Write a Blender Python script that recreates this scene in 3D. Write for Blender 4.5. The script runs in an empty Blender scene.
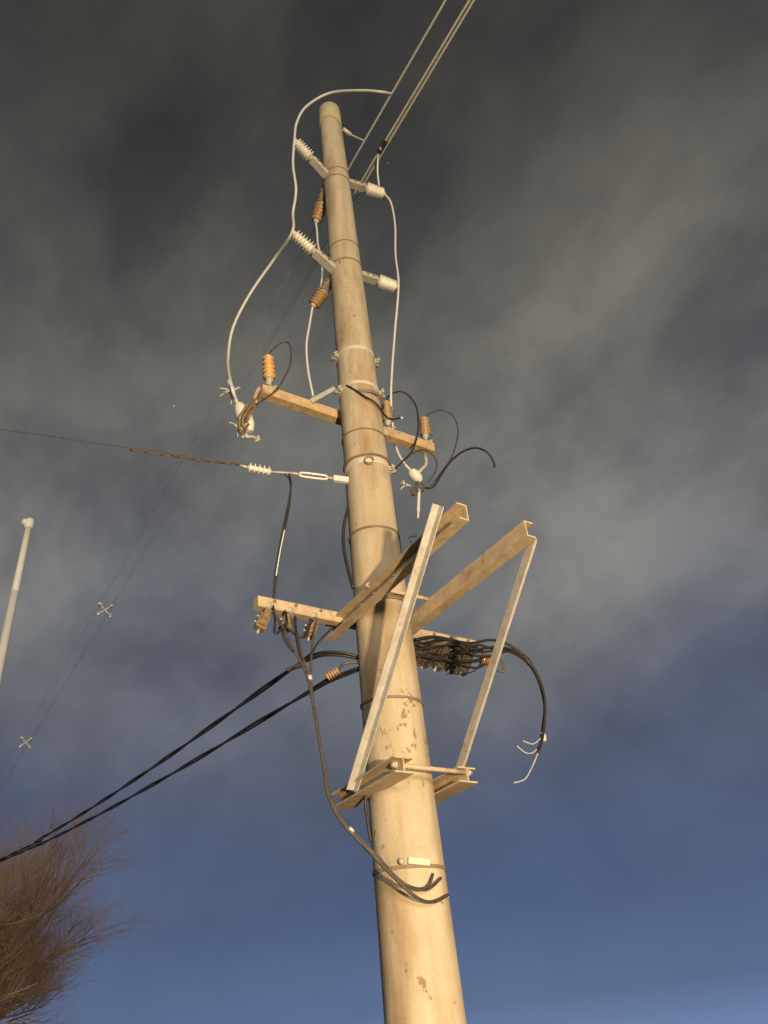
import bpy, bmesh, math, random
from mathutils import Vector, Matrix, Quaternion

# ------------------------------------------------------------------ camera, sky, sun, exposure
scene = bpy.context.scene
COL = scene.collection
F_PX, CX, CY = 783.0, 384.0, 512.0
# rows: world X (along the crossarms), Y (along the power line, away), Z (up), each in picture axes right / down / forward
ROT = Matrix(((0.8491908524, 0.2416068113, 0.4695753879),
              (-0.5202966837, 0.5349484914, 0.6656736982),
              (-0.0903673458, -0.8096025323, 0.5799805881)))
CAM = Vector((-2.42556, -3.55058, 1.570))
cam_data = bpy.data.cameras.new('camera')
cam_data.sensor_fit = 'VERTICAL'
cam_data.sensor_height = 24.0
cam_data.lens = 24.0 * F_PX / 1024.0
cam_data.clip_start = 0.05
cam_data.clip_end = 5000.0
cam = bpy.data.objects.new('camera', cam_data)
COL.objects.link(cam)
cam_m = Matrix((ROT.col[0], -ROT.col[1], -ROT.col[2])).transposed().to_4x4()
cam_m.translation = CAM
cam.matrix_world = cam_m
scene.camera = cam

SUN_EL, SUN_AZ = math.radians(3.0), math.radians(251.0)      # direction the town's glow comes from
world = bpy.data.worlds.new('World')
scene.world = world
world.use_nodes = True
wn, wl = world.node_tree.nodes, world.node_tree.links
wn.clear()
w_out = wn.new('ShaderNodeOutputWorld')
sky = wn.new('ShaderNodeTexSky')
sky.sky_type = 'NISHITA'
sky.sun_disc = False
sky.sun_elevation = SUN_EL
sky.sun_rotation = math.pi / 2 - SUN_AZ
bg_sky = wn.new('ShaderNodeBackground')
bg_sky.inputs['Strength'].default_value = 0.008
wl.new(sky.outputs['Color'], bg_sky.inputs['Color'])
SKY_SEED = (11.3, 2.1, 6.6)
tc = wn.new('ShaderNodeTexCoord')
sep = wn.new('ShaderNodeSeparateXYZ')
wl.new(tc.outputs['Generated'], sep.inputs[0])


def wmath(op, a, b=None, clamp=False):
    n = wn.new('ShaderNodeMath')
    n.operation = op
    n.use_clamp = clamp
    for i, v in enumerate((a, b)):
        if v is None:
            continue
        if isinstance(v, (int, float)):
            n.inputs[i].default_value = v
        else:
            wl.new(v, n.inputs[i])
    return n.outputs[0]


def wramp(fac, stops):
    n = wn.new('ShaderNodeValToRGB')
    el = n.color_ramp.elements
    while len(el) < len(stops):
        el.new(0.5)
    for e, (p, c) in zip(el, stops):
        e.position = p
        e.color = (*c, 1) if len(c) == 3 else c
    wl.new(fac, n.inputs[0])
    return n.outputs[0]


def wnoise(vec, scale, detail, rough, distort=0.0):
    n = wn.new('ShaderNodeTexNoise')
    n.inputs['Scale'].default_value = scale
    n.inputs['Detail'].default_value = detail
    n.inputs['Roughness'].default_value = rough
    n.inputs['Distortion'].default_value = distort
    wl.new(vec, n.inputs['Vector'])
    return n.outputs['Fac']


def wmix(fac, a, b, mode='MIX'):
    n = wn.new('ShaderNodeMix')
    n.data_type = 'RGBA'
    n.blend_type = mode
    for sock, v in ((n.inputs[0], fac), (n.inputs[6], a), (n.inputs[7], b)):
        if isinstance(v, (int, float)):
            sock.default_value = v
        elif isinstance(v, tuple):
            sock.default_value = (*v, 1)
        else:
            wl.new(v, sock)
    return n.outputs[2]


# a flat cloud sheet high overhead: direction divided by height gives the sheet's own coordinates
zc = wmath('ADD', wmath('MAXIMUM', sep.outputs['Z'], 0.0), 0.45)
comb = wn.new('ShaderNodeCombineXYZ')
wl.new(wmath('DIVIDE', sep.outputs['X'], zc), comb.inputs[0])
wl.new(wmath('DIVIDE', sep.outputs['Y'], zc), comb.inputs[1])
mp = wn.new('ShaderNodeMapping')
mp.inputs['Location'].default_value = (3.1, 7.4, 0.0)
mp.inputs['Rotation'].default_value = (0, 0, math.radians(25))
mp.inputs['Scale'].default_value = (1.0, 0.85, 1.0)
wl.new(comb.outputs[0], mp.inputs[0])
sheet = mp.outputs[0]
mp2 = wn.new('ShaderNodeMapping')
mp2.inputs['Location'].default_value = SKY_SEED
mp2.inputs['Rotation'].default_value = (math.radians(20), math.radians(35), math.radians(40))
mp2.inputs['Scale'].default_value = (1.0, 0.62, 1.0)
wl.new(tc.outputs['Generated'], mp2.inputs[0])
n_big = wnoise(sheet, 1.5, 2.0, 0.5, 0.2)
n_mid = wnoise(mp2.outputs[0], 5.5, 6.0, 0.56, 0.15)
gap = wramp(n_big, [(0.32, (0, 0, 0)), (0.70, (1, 1, 1))])
fluff_full = wramp(n_mid, [(0.34, (0.64, 0.66, 0.71)), (0.50, (0.97, 0.98, 0.97)), (0.66, (1.34, 1.34, 1.27))])
fluff = wmix(wmath('MULTIPLY', sep.outputs['Z'], 2.4, True), (1.0, 1.0, 1.0), fluff_full)
clear = wramp(sep.outputs['Z'], [(0.0, (0.115, 0.190, 0.350)), (0.05, (0.064, 0.108, 0.225)), (0.14, (0.048, 0.075, 0.165)), (0.28, (0.050, 0.066, 0.124)),
                                 (0.50, (0.075, 0.081, 0.104)), (0.72, (0.075, 0.073, 0.068)), (0.90, (0.030, 0.028, 0.026))])
cloud = wramp(sep.outputs['Z'], [(0.0, (0.120, 0.190, 0.340)), (0.05, (0.072, 0.112, 0.215)), (0.14, (0.058, 0.083, 0.160)), (0.28, (0.072, 0.080, 0.112)),
                                 (0.50, (0.165, 0.162, 0.150)), (0.70, (0.165, 0.155, 0.130)), (0.82, (0.118, 0.109, 0.088)), (0.93, (0.058, 0.052, 0.042))])
tint = wmix(1.0, wmix(gap, clear, cloud), fluff, 'MULTIPLY')
bg_cloud = wn.new('ShaderNodeBackground')
bg_cloud.inputs['Strength'].default_value = 1.25
wl.new(tint, bg_cloud.inputs['Color'])
addsh = wn.new('ShaderNodeAddShader')
wl.new(bg_sky.outputs[0], addsh.inputs[0])
wl.new(bg_cloud.outputs[0], addsh.inputs[1])
wl.new(addsh.outputs[0], w_out.inputs['Surface'])

sun_data = bpy.data.lights.new('town_glow', 'SUN')
sun_data.energy = 2.6
sun_data.angle = math.radians(12)
sun_data.color = (1.0, 0.79, 0.51)
sun = bpy.data.objects.new('town_glow', sun_data)
COL.objects.link(sun)
sun_dir = Vector((math.cos(SUN_EL) * math.cos(SUN_AZ), math.cos(SUN_EL) * math.sin(SUN_AZ), math.sin(SUN_EL)))
sun.rotation_euler = (-sun_dir).to_track_quat('-Z', 'Y').to_euler()

LAMP_POS = Vector((-2.0, -6.4, 1.1))
LAMP_W = 3000.0
LAMP_COLOR = (1.0, 0.70, 0.37)

vs = scene.view_settings
vs.view_transform = 'Standard'
vs.look = 'None'
vs.exposure = 0.0
vs.gamma = 1.0
vs.use_curve_mapping = False

# ------------------------------------------------------------------ helpers
V = Vector


def at(px, py, X=None, Y=None, Z=None, dist=None):
    """The place in the street seen at a pixel of the photograph, on the plane X=, Y= or Z=, or dist metres out along the ground."""
    d = ROT @ V((px - CX, py - CY, F_PX))
    if X is not None:
        s = (X - CAM.x) / d.x
    elif Y is not None:
        s = (Y - CAM.y) / d.y
    elif Z is not None:
        s = (Z - CAM.z) / d.z
    else:
        s = dist / math.hypot(d.x, d.y)
    return CAM + d * s


def path_at(pts):
    return [at(x, y, Y=Y) for x, y, Y in pts]


def catmull(pts, n=8):
    pts = [V(p) for p in pts]
    if len(pts) < 3:
        return pts
    ext = [2 * pts[0] - pts[1]] + pts + [2 * pts[-1] - pts[-2]]
    out = []
    for i in range(1, len(ext) - 2):
        p0, p1, p2, p3 = ext[i - 1:i + 3]
        for k in range(n):
            t = k / n
            out.append(0.5 * (2 * p1 + (p2 - p0) * t + (2 * p0 - 5 * p1 + 4 * p2 - p3) * t * t + (3 * p1 - p0 - 3 * p2 + p3) * t ** 3))
    out.append(pts[-1])
    return out


def frame_of(axis):
    axis = axis.normalized()
    ref = V((0, 0, 1)) if abs(axis.z) < 0.9 else V((1, 0, 0))
    u = axis.cross(ref).normalized()
    return u, axis.cross(u).normalized()


class MB:
    """Collects shapes in world space; build() links them as one mesh object whose origin is its thing's base."""

    def __init__(self):
        self.v, self.f, self.smooth = [], [], []

    def _face(self, idx, smooth=False):
        self.f.append(idx)
        self.smooth.append(smooth)

    def tube(self, pts, r, seg=8, caps=True, n=8, smooth_path=True):
        pts = catmull(pts, n) if smooth_path else [V(p) for p in pts]
        N = len(pts)
        rad = (lambda t: r) if isinstance(r, (int, float)) else r
        t0 = (pts[1] - pts[0]).normalized()
        u, w = frame_of(t0)
        base = len(self.v)
        for i, p in enumerate(pts):
            t = (pts[min(i + 1, N - 1)] - pts[max(i - 1, 0)])
            if t.length < 1e-9:
                t = t0
            t = t.normalized()
            u = (u - t * u.dot(t))
            u = u.normalized() if u.length > 1e-6 else frame_of(t)[0]
            w = t.cross(u)
            rr = rad(i / (N - 1))
            for k in range(seg):
                a = 2 * math.pi * k / seg
                self.v.append(p + (u * math.cos(a) + w * math.sin(a)) * rr)
        for i in range(N - 1):
            for k in range(seg):
                k2 = (k + 1) % seg
                self._face((base + i * seg + k, base + i * seg + k2, base + (i + 1) * seg + k2, base + (i + 1) * seg + k), True)
        if caps:
            self._face(tuple(base + k for k in reversed(range(seg))))
            self._face(tuple(base + (N - 1) * seg + k for k in range(seg)))
        return self

    def twist(self, pts, r, turns, strands=3, seg=6, n=14):
        """Strands laid round one another along a path."""
        c = catmull(pts, n)
        L = [0]
        for a, b in zip(c, c[1:]):
            L.append(L[-1] + (b - a).length)
        for s in range(strands):
            out = []
            for i, p in enumerate(c):
                t = (c[min(i + 1, len(c) - 1)] - c[max(i - 1, 0)]).normalized()
                u, w = frame_of(t)
                a = 2 * math.pi * (s / strands + turns * L[i] / L[-1])
                out.append(p + (u * math.cos(a) + w * math.sin(a)) * r * 1.05)
            self.tube(out, r, seg, smooth_path=False)
        return self

    def lathe(self, a, b, prof, seg=20):
        """prof: (t along a->b, radius)."""
        a, b = V(a), V(b)
        u, w = frame_of(b - a)
        base = len(self.v)
        for t, r in prof:
            c = a.lerp(b, t)
            for k in range(seg):
                an = 2 * math.pi * k / seg
                self.v.append(c + (u * math.cos(an) + w * math.sin(an)) * max(r, 1e-4))
        for i in range(len(prof) - 1):
            for k in range(seg):
                k2 = (k + 1) % seg
                self._face((base + i * seg + k, base + i * seg + k2, base + (i + 1) * seg + k2, base + (i + 1) * seg + k), True)
        self._face(tuple(base + k for k in reversed(range(seg))))
        self._face(tuple(base + (len(prof) - 1) * seg + k for k in range(seg)))
        return self

    def prism(self, a, b, outline, u, w, smooth=False):
        """An outline in the plane (u, w) swept from a to b."""
        a, b, u, w = V(a), V(b), V(u), V(w)
        n = len(outline)
        base = len(self.v)
        for c in (a, b):
            for x, y in outline:
                self.v.append(c + u * x + w * y)
        for k in range(n):
            k2 = (k + 1) % n
            self._face((base + k, base + k2, base + n + k2, base + n + k), smooth)
        self._face(tuple(base + k for k in reversed(range(n))))
        self._face(tuple(base + n + k for k in range(n)))
        return self

    def bar(self, a, b, wu, ww, u=None):
        """A rectangular bar from a to b, wu wide along u and ww along the other side."""
        a, b = V(a), V(b)
        t = (b - a).normalized()
        if u is None:
            u, w = frame_of(t)
        else:
            u = V(u)
            u = (u - t * u.dot(t)).normalized()
            w = t.cross(u)
        c = min(wu, ww) * 0.12
        hx, hy = wu / 2, ww / 2
        ol = [(-hx + c, -hy), (hx - c, -hy), (hx, -hy + c), (hx, hy - c), (hx - c, hy), (-hx + c, hy), (-hx, hy - c), (-hx, -hy + c)]
        return self.prism(a, b, ol, u, w)

    def ball(self, c, r, seg=12):
        c = V(c)
        prof = [(0.5 - 0.5 * math.cos(math.pi * i / 8), r * math.sin(math.pi * i / 8)) for i in range(9)]
        return self.lathe(c - V((0, 0, r)), c + V((0, 0, r)), prof, seg)

    def bolt(self, c, axis, r=0.011, h=0.012):
        c, axis = V(c), V(axis).normalized()
        self.lathe(c, c + axis * h, [(0, r), (1, r)], 6)
        self.lathe(c, c + axis * (h * 2.0), [(0, r * 0.5), (1, r * 0.5)], 8)
        return self

    def hoop(self, z, r, wd, th, gap=None, tilt=(0, 0)):
        """A flat band round the pole (axis through 0,0)."""
        seg = 48
        base = len(self.v)
        for k in range(seg):
            a = 2 * math.pi * k / seg
            dz = tilt[0] * math.cos(a) + tilt[1] * math.sin(a)
            for rr, zz in ((r, -wd / 2), (r + th, -wd / 2), (r + th, wd / 2), (r, wd / 2)):
                self.v.append(V((rr * math.cos(a), rr * math.sin(a), z + zz + dz)))
        for k in range(seg):
            k2 = (k + 1) % seg
            for j in range(4):
                j2 = (j + 1) % 4
                self._face((base + k * 4 + j, base + k2 * 4 + j, base + k2 * 4 + j2, base + k * 4 + j2), False)
        return self

    def build(self, name, mat, parent=None, origin=None):
        o0 = V(parent['_o']) if parent is not None else V(origin or (0, 0, 0))
        me = bpy.data.meshes.new(name)
        me.from_pydata([tuple(p - o0) for p in self.v], [], self.f)
        me.polygons.foreach_set('use_smooth', self.smooth)
        bm = bmesh.new()
        bm.from_mesh(me)
        bmesh.ops.recalc_face_normals(bm, faces=bm.faces)
        bm.to_mesh(me)
        bm.free()
        me.materials.append(mat)
        o = bpy.data.objects.new(name, me)
        COL.objects.link(o)
        if parent is not None:
            o.parent = parent
        else:
            o.location = o0
        o['_o'] = tuple(o0)
        return o


def thing(name, label, cat, loc=(0, 0, 0), group=None):
    o = bpy.data.objects.new(name, None)
    o.empty_display_size = 0.1
    COL.objects.link(o)
    o.location = loc
    o['_o'] = tuple(loc)
    return tag(o, label, cat, group)


def tag(o, label, cat, group=None, kind=None):
    o['label'] = label
    o['category'] = cat
    if group:
        o['group'] = group
    if kind:
        o['kind'] = kind
    return o


def sub(part):
    """A sub-part's parent sits at the thing's origin, so its meshes keep the same origin."""
    return part


def bolts(parent, mat, items, name='bolt'):
    """Each bolt head is a mesh of its own: (centre, axis, radius, height)."""
    for c, axis, r, h in items:
        MB().bolt(c, axis, r, h).build(name, mat, parent)


# ------------------------------------------------------------------ materials
def material(name, color, rough=0.6, metal=0.0, var=0.25, scale=8.0, bump=0.0, spots=None, stretch=None, coat=0.0):
    m = bpy.data.materials.new(name)
    m.use_nodes = True
    nt = m.node_tree
    b = nt.nodes['Principled BSDF']
    tcn = nt.nodes.new('ShaderNodeTexCoord')
    mpn = nt.nodes.new('ShaderNodeMapping')
    nt.links.new(tcn.outputs['Object'], mpn.inputs[0])
    if stretch:
        mpn.inputs['Scale'].default_value = stretch
    ns = nt.nodes.new('ShaderNodeTexNoise')
    ns.inputs['Scale'].default_value = scale
    ns.inputs['Detail'].default_value = 6
    ns.inputs['Roughness'].default_value = 0.6
    nt.links.new(mpn.outputs[0], ns.inputs['Vector'])
    rp = nt.nodes.new('ShaderNodeValToRGB')
    rp.color_ramp.elements[0].position = 0.3
    rp.color_ramp.elements[1].position = 0.72
    rp.color_ramp.elements[0].color = (*[c * (1 - var) for c in color], 1)
    rp.color_ramp.elements[1].color = (*[min(1, c * (1 + var)) for c in color], 1)
    nt.links.new(ns.outputs['Fac'], rp.inputs[0])
    col = rp.outputs[0]
    if spots:
        sc, lo, hi, scol = spots
        n2 = nt.nodes.new('ShaderNodeTexNoise')
        n2.inputs['Scale'].default_value = sc
        n2.inputs['Detail'].default_value = 8
        n2.inputs['Roughness'].default_value = 0.65
        nt.links.new(tcn.outputs['Object'], n2.inputs['Vector'])
        r2 = nt.nodes.new('ShaderNodeValToRGB')
        r2.color_ramp.elements[0].position = lo
        r2.color_ramp.elements[1].position = hi
        nt.links.new(n2.outputs['Fac'], r2.inputs[0])
        mx = nt.nodes.new('ShaderNodeMix')
        mx.data_type = 'RGBA'
        nt.links.new(r2.outputs[0], mx.inputs[0])
        nt.links.new(col, mx.inputs[6])
        mx.inputs[7].default_value = (*scol, 1)
        col = mx.outputs[2]
    nt.links.new(col, b.inputs['Base Color'])
    b.inputs['Roughness'].default_value = rough
    b.inputs['Metallic'].default_value = metal
    b.inputs['Coat Weight'].default_value = coat
    if bump:
        bp = nt.nodes.new('ShaderNodeBump')
        bp.inputs['Strength'].default_value = bump
        bp.inputs['Distance'].default_value = 0.01
        nt.links.new(ns.outputs['Fac'], bp.inputs['Height'])
        nt.links.new(bp.outputs[0], b.inputs['Normal'])
    return m


def concrete_material():
    """Spun concrete: pale body, streaks down its length, brown run marks, chipped pits, mould seams' faint rings."""
    m = bpy.data.materials.new('pole_concrete')
    m.use_nodes = True
    nt = m.node_tree
    N, L = nt.nodes, nt.links
    b = N['Principled BSDF']
    t = N.new('ShaderNodeTexCoord')

    def noise(scale, detail, rough, st=None):
        v = t.outputs['Object']
        if st:
            q = N.new('ShaderNodeMapping')
            q.inputs['Scale'].default_value = st
            L.new(v, q.inputs[0])
            v = q.outputs[0]
        n = N.new('ShaderNodeTexNoise')
        n.inputs['Scale'].default_value = scale
        n.inputs['Detail'].default_value = detail
        n.inputs['Roughness'].default_value = rough
        L.new(v, n.inputs['Vector'])
        return n.outputs['Fac']

    def ramp(f, stops):
        n = N.new('ShaderNodeValToRGB')
        e = n.color_ramp.elements
        while len(e) < len(stops):
            e.new(0.5)
        for q, (p, c) in zip(e, stops):
            q.position = p
            q.color = (*c, 1)
        L.new(f, n.inputs[0])
        return n.outputs[0]

    def mix(f, a, c, mode='MIX'):
        n = N.new('ShaderNodeMix')
        n.data_type = 'RGBA'
        n.blend_type = mode
        for s, v in ((n.inputs[0], f), (n.inputs[6], a), (n.inputs[7], c)):
            if isinstance(v, (int, float)):
                s.default_value = v
            elif isinstance(v, tuple):
                s.default_value = (*v, 1)
            else:
                L.new(v, s)
        return n.outputs[2]

    body = ramp(noise(5.0, 8, 0.62, (1, 1, 0.6)), [(0.28, (0.36, 0.315, 0.24)), (0.5, (0.45, 0.40, 0.31)), (0.75, (0.51, 0.46, 0.37))])
    streak = ramp(noise(9.0, 4, 0.55, (1, 1, 0.07)), [(0.34, (0.80, 0.76, 0.70)), (0.62, (1.06, 1.05, 1.04))])
    c = mix(0.85, body, streak, 'MULTIPLY')
    sz = N.new('ShaderNodeSeparateXYZ')
    L.new(t.outputs['Object'], sz.inputs[0])

    def zone(lo, hi, amt, src):
        a = N.new('ShaderNodeMapRange')
        a.interpolation_type = 'SMOOTHSTEP'
        mid = (lo + hi) / 2
        dz = N.new('ShaderNodeMath')
        dz.operation = 'SUBTRACT'
        L.new(sz.outputs['Z'], dz.inputs[0])
        dz.inputs[1].default_value = mid
        ab = N.new('ShaderNodeMath')
        ab.operation = 'ABSOLUTE'
        L.new(dz.outputs[0], ab.inputs[0])
        L.new(ab.outputs[0], a.inputs['Value'])
        a.inputs['From Min'].default_value = (hi - lo) / 2
        a.inputs['From Max'].default_value = (hi - lo) / 2 + 0.25
        a.inputs['To Min'].default_value = amt
        a.inputs['To Max'].default_value = 0.0
        ad = N.new('ShaderNodeMath')
        L.new(src, ad.inputs[0])
        L.new(a.outputs[0], ad.inputs[1])
        return ad.outputs[0]

    run = ramp(zone(3.2, 3.75, 0.05, noise(4.2, 5, 0.6, (1, 1, 0.22))), [(0.51, (0, 0, 0)), (0.68, (0.75, 0.75, 0.75))])
    c = mix(run, c, (0.25, 0.165, 0.085))
    chip = ramp(zone(2.95, 3.35, 0.05, noise(14.0, 5, 0.7, (1, 1, 0.8))), [(0.635, (0, 0, 0)), (0.665, (0.8, 0.8, 0.8))])
    c = mix(chip, c, (0.19, 0.135, 0.085))
    fine = ramp(noise(110.0, 3, 0.6), [(0.25, (0.90, 0.90, 0.90)), (0.75, (1.08, 1.08, 1.08))])
    c = mix(1.0, c, fine, 'MULTIPLY')
    L.new(c, b.inputs['Base Color'])
    b.inputs['Roughness'].default_value = 0.82
    bp = N.new('ShaderNodeBump')
    bp.inputs['Strength'].default_value = 0.35
    bp.inputs['Distance'].default_value = 0.006
    L.new(noise(38.0, 6, 0.65), bp.inputs['Height'])
    L.new(bp.outputs[0], b.inputs['Normal'])
    return m


M = {
    'concrete': concrete_material(),
    'galv': material('galvanised_steel', (0.44, 0.44, 0.43), 0.55, 0.15, 0.18, 14, 0.05, (8, 0.55, 0.74, (0.30, 0.22, 0.14))),
    'aged': material('weathered_steel', (0.48, 0.40, 0.29), 0.65, 0.05, 0.2, 12, 0.08, (9, 0.53, 0.74, (0.30, 0.19, 0.10))),
    'rust': material('rust_brown_steel', (0.48, 0.36, 0.22), 0.7, 0.0, 0.28, 14, 0.1, (16, 0.58, 0.72, (0.16, 0.09, 0.05))),
    'sleeve': material('yellowed_concrete', (0.42, 0.39, 0.27), 0.8, 0.0, 0.12, 9, 0.1),
    'band': material('dull_steel_band', (0.20, 0.165, 0.12), 0.7, 0.0, 0.25, 16),
    'brightband': material('pale_steel_band', (0.56, 0.52, 0.45), 0.5, 0.1, 0.15, 16),
    'porcelain': material('white_porcelain', (0.66, 0.66, 0.64), 0.28, 0.0, 0.10, 18, 0.0, (12, 0.62, 0.8, (0.42, 0.36, 0.27)), coat=0.3),
    'ochre': material('ochre_glazed_porcelain', (0.56, 0.35, 0.14), 0.35, 0.0, 0.15, 22, coat=0.2),
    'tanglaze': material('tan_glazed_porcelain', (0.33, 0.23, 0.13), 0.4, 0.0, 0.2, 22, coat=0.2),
    'brownglaze': material('brown_glazed_porcelain', (0.20, 0.11, 0.05), 0.3, 0.0, 0.25, 22, coat=0.3),
    'alu': material('aluminium_wire', (0.46, 0.49, 0.50), 0.5, 0.1, 0.03, 3),
    'paleskin': material('pale_grey_cable', (0.56, 0.59, 0.61), 0.5, 0.0, 0.03, 3),
    'black': material('black_cable', (0.022, 0.020, 0.019), 0.5, 0.0, 0.3, 30),
    'dusty': material('dusty_black_cable', (0.060, 0.054, 0.048), 0.6, 0.0, 0.4, 30),
    'clamp': material('dark_cast_clamp', (0.10, 0.085, 0.065), 0.6, 0.1, 0.4, 30),
    'wedge': material('brown_cast_clamp', (0.20, 0.145, 0.09), 0.6, 0.1, 0.35, 26),
    'paint': material('white_painted_pole', (0.68, 0.69, 0.69), 0.5, 0.0, 0.06, 5),
    'bark': material('brown_bark', (0.17, 0.115, 0.07), 0.9, 0.0, 0.3, 6),
    'twig': material('brown_twigs', (0.27, 0.195, 0.14), 0.9, 0.0, 0.3, 2),
    'dark': material('black_enamel', (0.03, 0.03, 0.03), 0.45, 0.0, 0.2, 10),
    'ground': material('trodden_earth_and_asphalt', (0.075, 0.068, 0.058), 0.95, 0.0, 0.35, 0.9, 0.3, (0.35, 0.5, 0.7, (0.12, 0.10, 0.075))),
}
glass = bpy.data.materials.new('lit_lamp_glass')
glass.use_nodes = True
gb = glass.node_tree.nodes['Principled BSDF']
gb.inputs['Base Color'].default_value = (0.9, 0.8, 0.6, 1)
gb.inputs['Emission Color'].default_value = (*LAMP_COLOR, 1)
gb.inputs['Emission Strength'].default_value = 6.0
spark = bpy.data.materials.new('star_light')
spark.use_nodes = True
sb_ = spark.node_tree.nodes['Principled BSDF']
sb_.inputs['Emission Color'].default_value = (1, 0.97, 0.9, 1)
sb_.inputs['Emission Strength'].default_value = 0.55

# ------------------------------------------------------------------ ground
g = MB()
NG = 24
for i in range(NG + 1):
    for j in range(NG + 1):
        sx, sy = (i / NG * 2 - 1), (j / NG * 2 - 1)
        x = math.copysign(abs(sx) ** 3 * 2500, sx)
        y = math.copysign(abs(sy) ** 3 * 2500, sy)
        g.v.append(V((x, y, 0)))
for i in range(NG):
    for j in range(NG):
        a = i * (NG + 1) + j
        g._face((a, a + NG + 1, a + NG + 2, a + 1))
go = g.build('ground', M['ground'])
go['kind'] = 'structure'

# ------------------------------------------------------------------ the concrete pole
TOP = 9.92


def pole_r(z):
    return (0.222 + (TOP - z) * 0.0188) / 2


pole = thing('utility_pole', 'tall tapered pale concrete utility pole carrying every bracket, insulator and wire', 'utility pole')
prof = [(z / TOP, pole_r(z)) for z in [i * 0.12 for i in range(0, 83)]]
prof += [((TOP - 0.03) / TOP, pole_r(TOP)), ((TOP - 0.008) / TOP, pole_r(TOP) - 0.012), (1.0, pole_r(TOP) - 0.03)]
MB().lathe((0, 0, 0), (0, 0, TOP), prof, 64).build('pole_body', M['concrete'], pole)
cap = MB()
cap.lathe((0, 0, 9.56), (0, 0, TOP + 0.004), [(0, pole_r(9.56) + 0.003), (0.93, pole_r(TOP) + 0.003), (1, pole_r(TOP) - 0.02)], 64)
cap.build('top_sleeve', M['sleeve'], pole)
pole.rotation_euler = (-0.0024, -0.0036, 0)                        # it leans a touch


def lean(z):
    return V((-0.0036 * z, 0.0024 * z, 0))


for z, wd, th, mt, tilt in [(8.66, 0.010, 0.004, 'band', (0.02, 0.01)), (8.52, 0.010, 0.004, 'band', (0.0, 0.01)),
                            (7.48, 0.010, 0.004, 'band', (0.01, 0.0)), (7.24, 0.014, 0.004, 'band', (0.01, 0.02)),
                            (6.10, 0.040, 0.006, 'brightband', (0, 0)), (5.72, 0.035, 0.006, 'brightband', (0, 0)),
                            (5.27, 0.010, 0.006, 'band', (0.0, 0.015)), (4.97, 0.045, 0.006, 'brightband', (0, 0)),
                            (5.03, 0.014, 0.010, 'band', (0.01, 0.01)), (4.42, 0.014, 0.007, 'band', (0.0, 0.01)),
                            (3.27, 0.014, 0.007, 'band', (0.0, 0.02)), (2.385, 0.018, 0.005, 'band', (0.0, 0.012))]:
    MB().hoop(z, pole_r(z) + 0.0008, wd, th, tilt=tilt).build('band', M[mt], pole)


def around(z, deg, out=0.0):
    a = math.radians(deg)
    r = pole_r(z) + out
    return V((r * math.cos(a), r * math.sin(a), z))


# bolted lugs where the bands are drawn together (deg: 235 faces the camera)
for z, deg, mt in [(6.10, 172, 'galv'), (6.10, 338, 'galv'), (5.72, 178, 'galv'), (5.72, 325, 'galv'), (4.97, 318, 'galv')]:
    c = around(z, deg, 0.012)
    rad = V((c.x, c.y, 0)).normalized()
    tan = V((-rad.y, rad.x, 0))
    lug = MB()
    for s in (-1, 1):
        lug.bar(c + tan * 0.016 * s - rad * 0.01, c + tan * 0.016 * s + rad * 0.025, 0.007, 0.036, tan)
    lug.tube([c + rad * 0.018 - tan * 0.05, c + rad * 0.018 + tan * 0.05], 0.0065, 8)
    lug.bolt(c + rad * 0.018 + tan * 0.022, tan, 0.014, 0.012)
    lug.bolt(c + rad * 0.018 - tan * 0.022, -tan, 0.014, 0.012)
    lug.build('band_bolt', M[mt], pole)
# wire eye twisted on the front of the band
e = MB()
fc = around(4.985, 243, 0.014)
t_ = V((-fc.y, fc.x, 0)).normalized()
e.tube([fc + t_ * 0.03 * math.cos(a) + V((0, 0, -0.03 + 0.03 * math.sin(a))) for a in [i * math.pi / 5 for i in range(10)]], 0.006, 6)
e.build('wire_eye', M['band'], pole)
# tension plate of the lowest band
pl = MB()
a1, a2 = around(2.40, 236, 0.012), around(2.385, 268, 0.012)
pl.bar(a1, a2, 0.012, 0.030, V((a1.x, a1.y, 0)))
MB().ball(around(2.40, 226, 0.014), 0.016).build('band_knob', M['galv'], pole)
pl.build('band_plate', M['brightband'], pole)

# ------------------------------------------------------------------ platform brackets: channel + strut + I-beam stub, one on each flank
def channel_outline(h, fl, t, s):
    """C section, web at x=0, flanges towards s."""
    return [(0, -h / 2), (s * fl, -h / 2), (s * fl, -h / 2 + t), (s * t, -h / 2 + t), (s * t, h / 2 - t), (s * fl, h / 2 - t), (s * fl, h / 2), (0, h / 2)]


def i_outline(h, w, t):
    a, b, c = w / 2, t / 2, h / 2
    return [(-a, -c), (a, -c), (a, -c + t), (b, -c + t), (b, c - t), (a, c - t), (a, c), (-a, c), (-a, c - t), (-b, c - t), (-b, -c + t), (-a, -c + t)]


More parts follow.
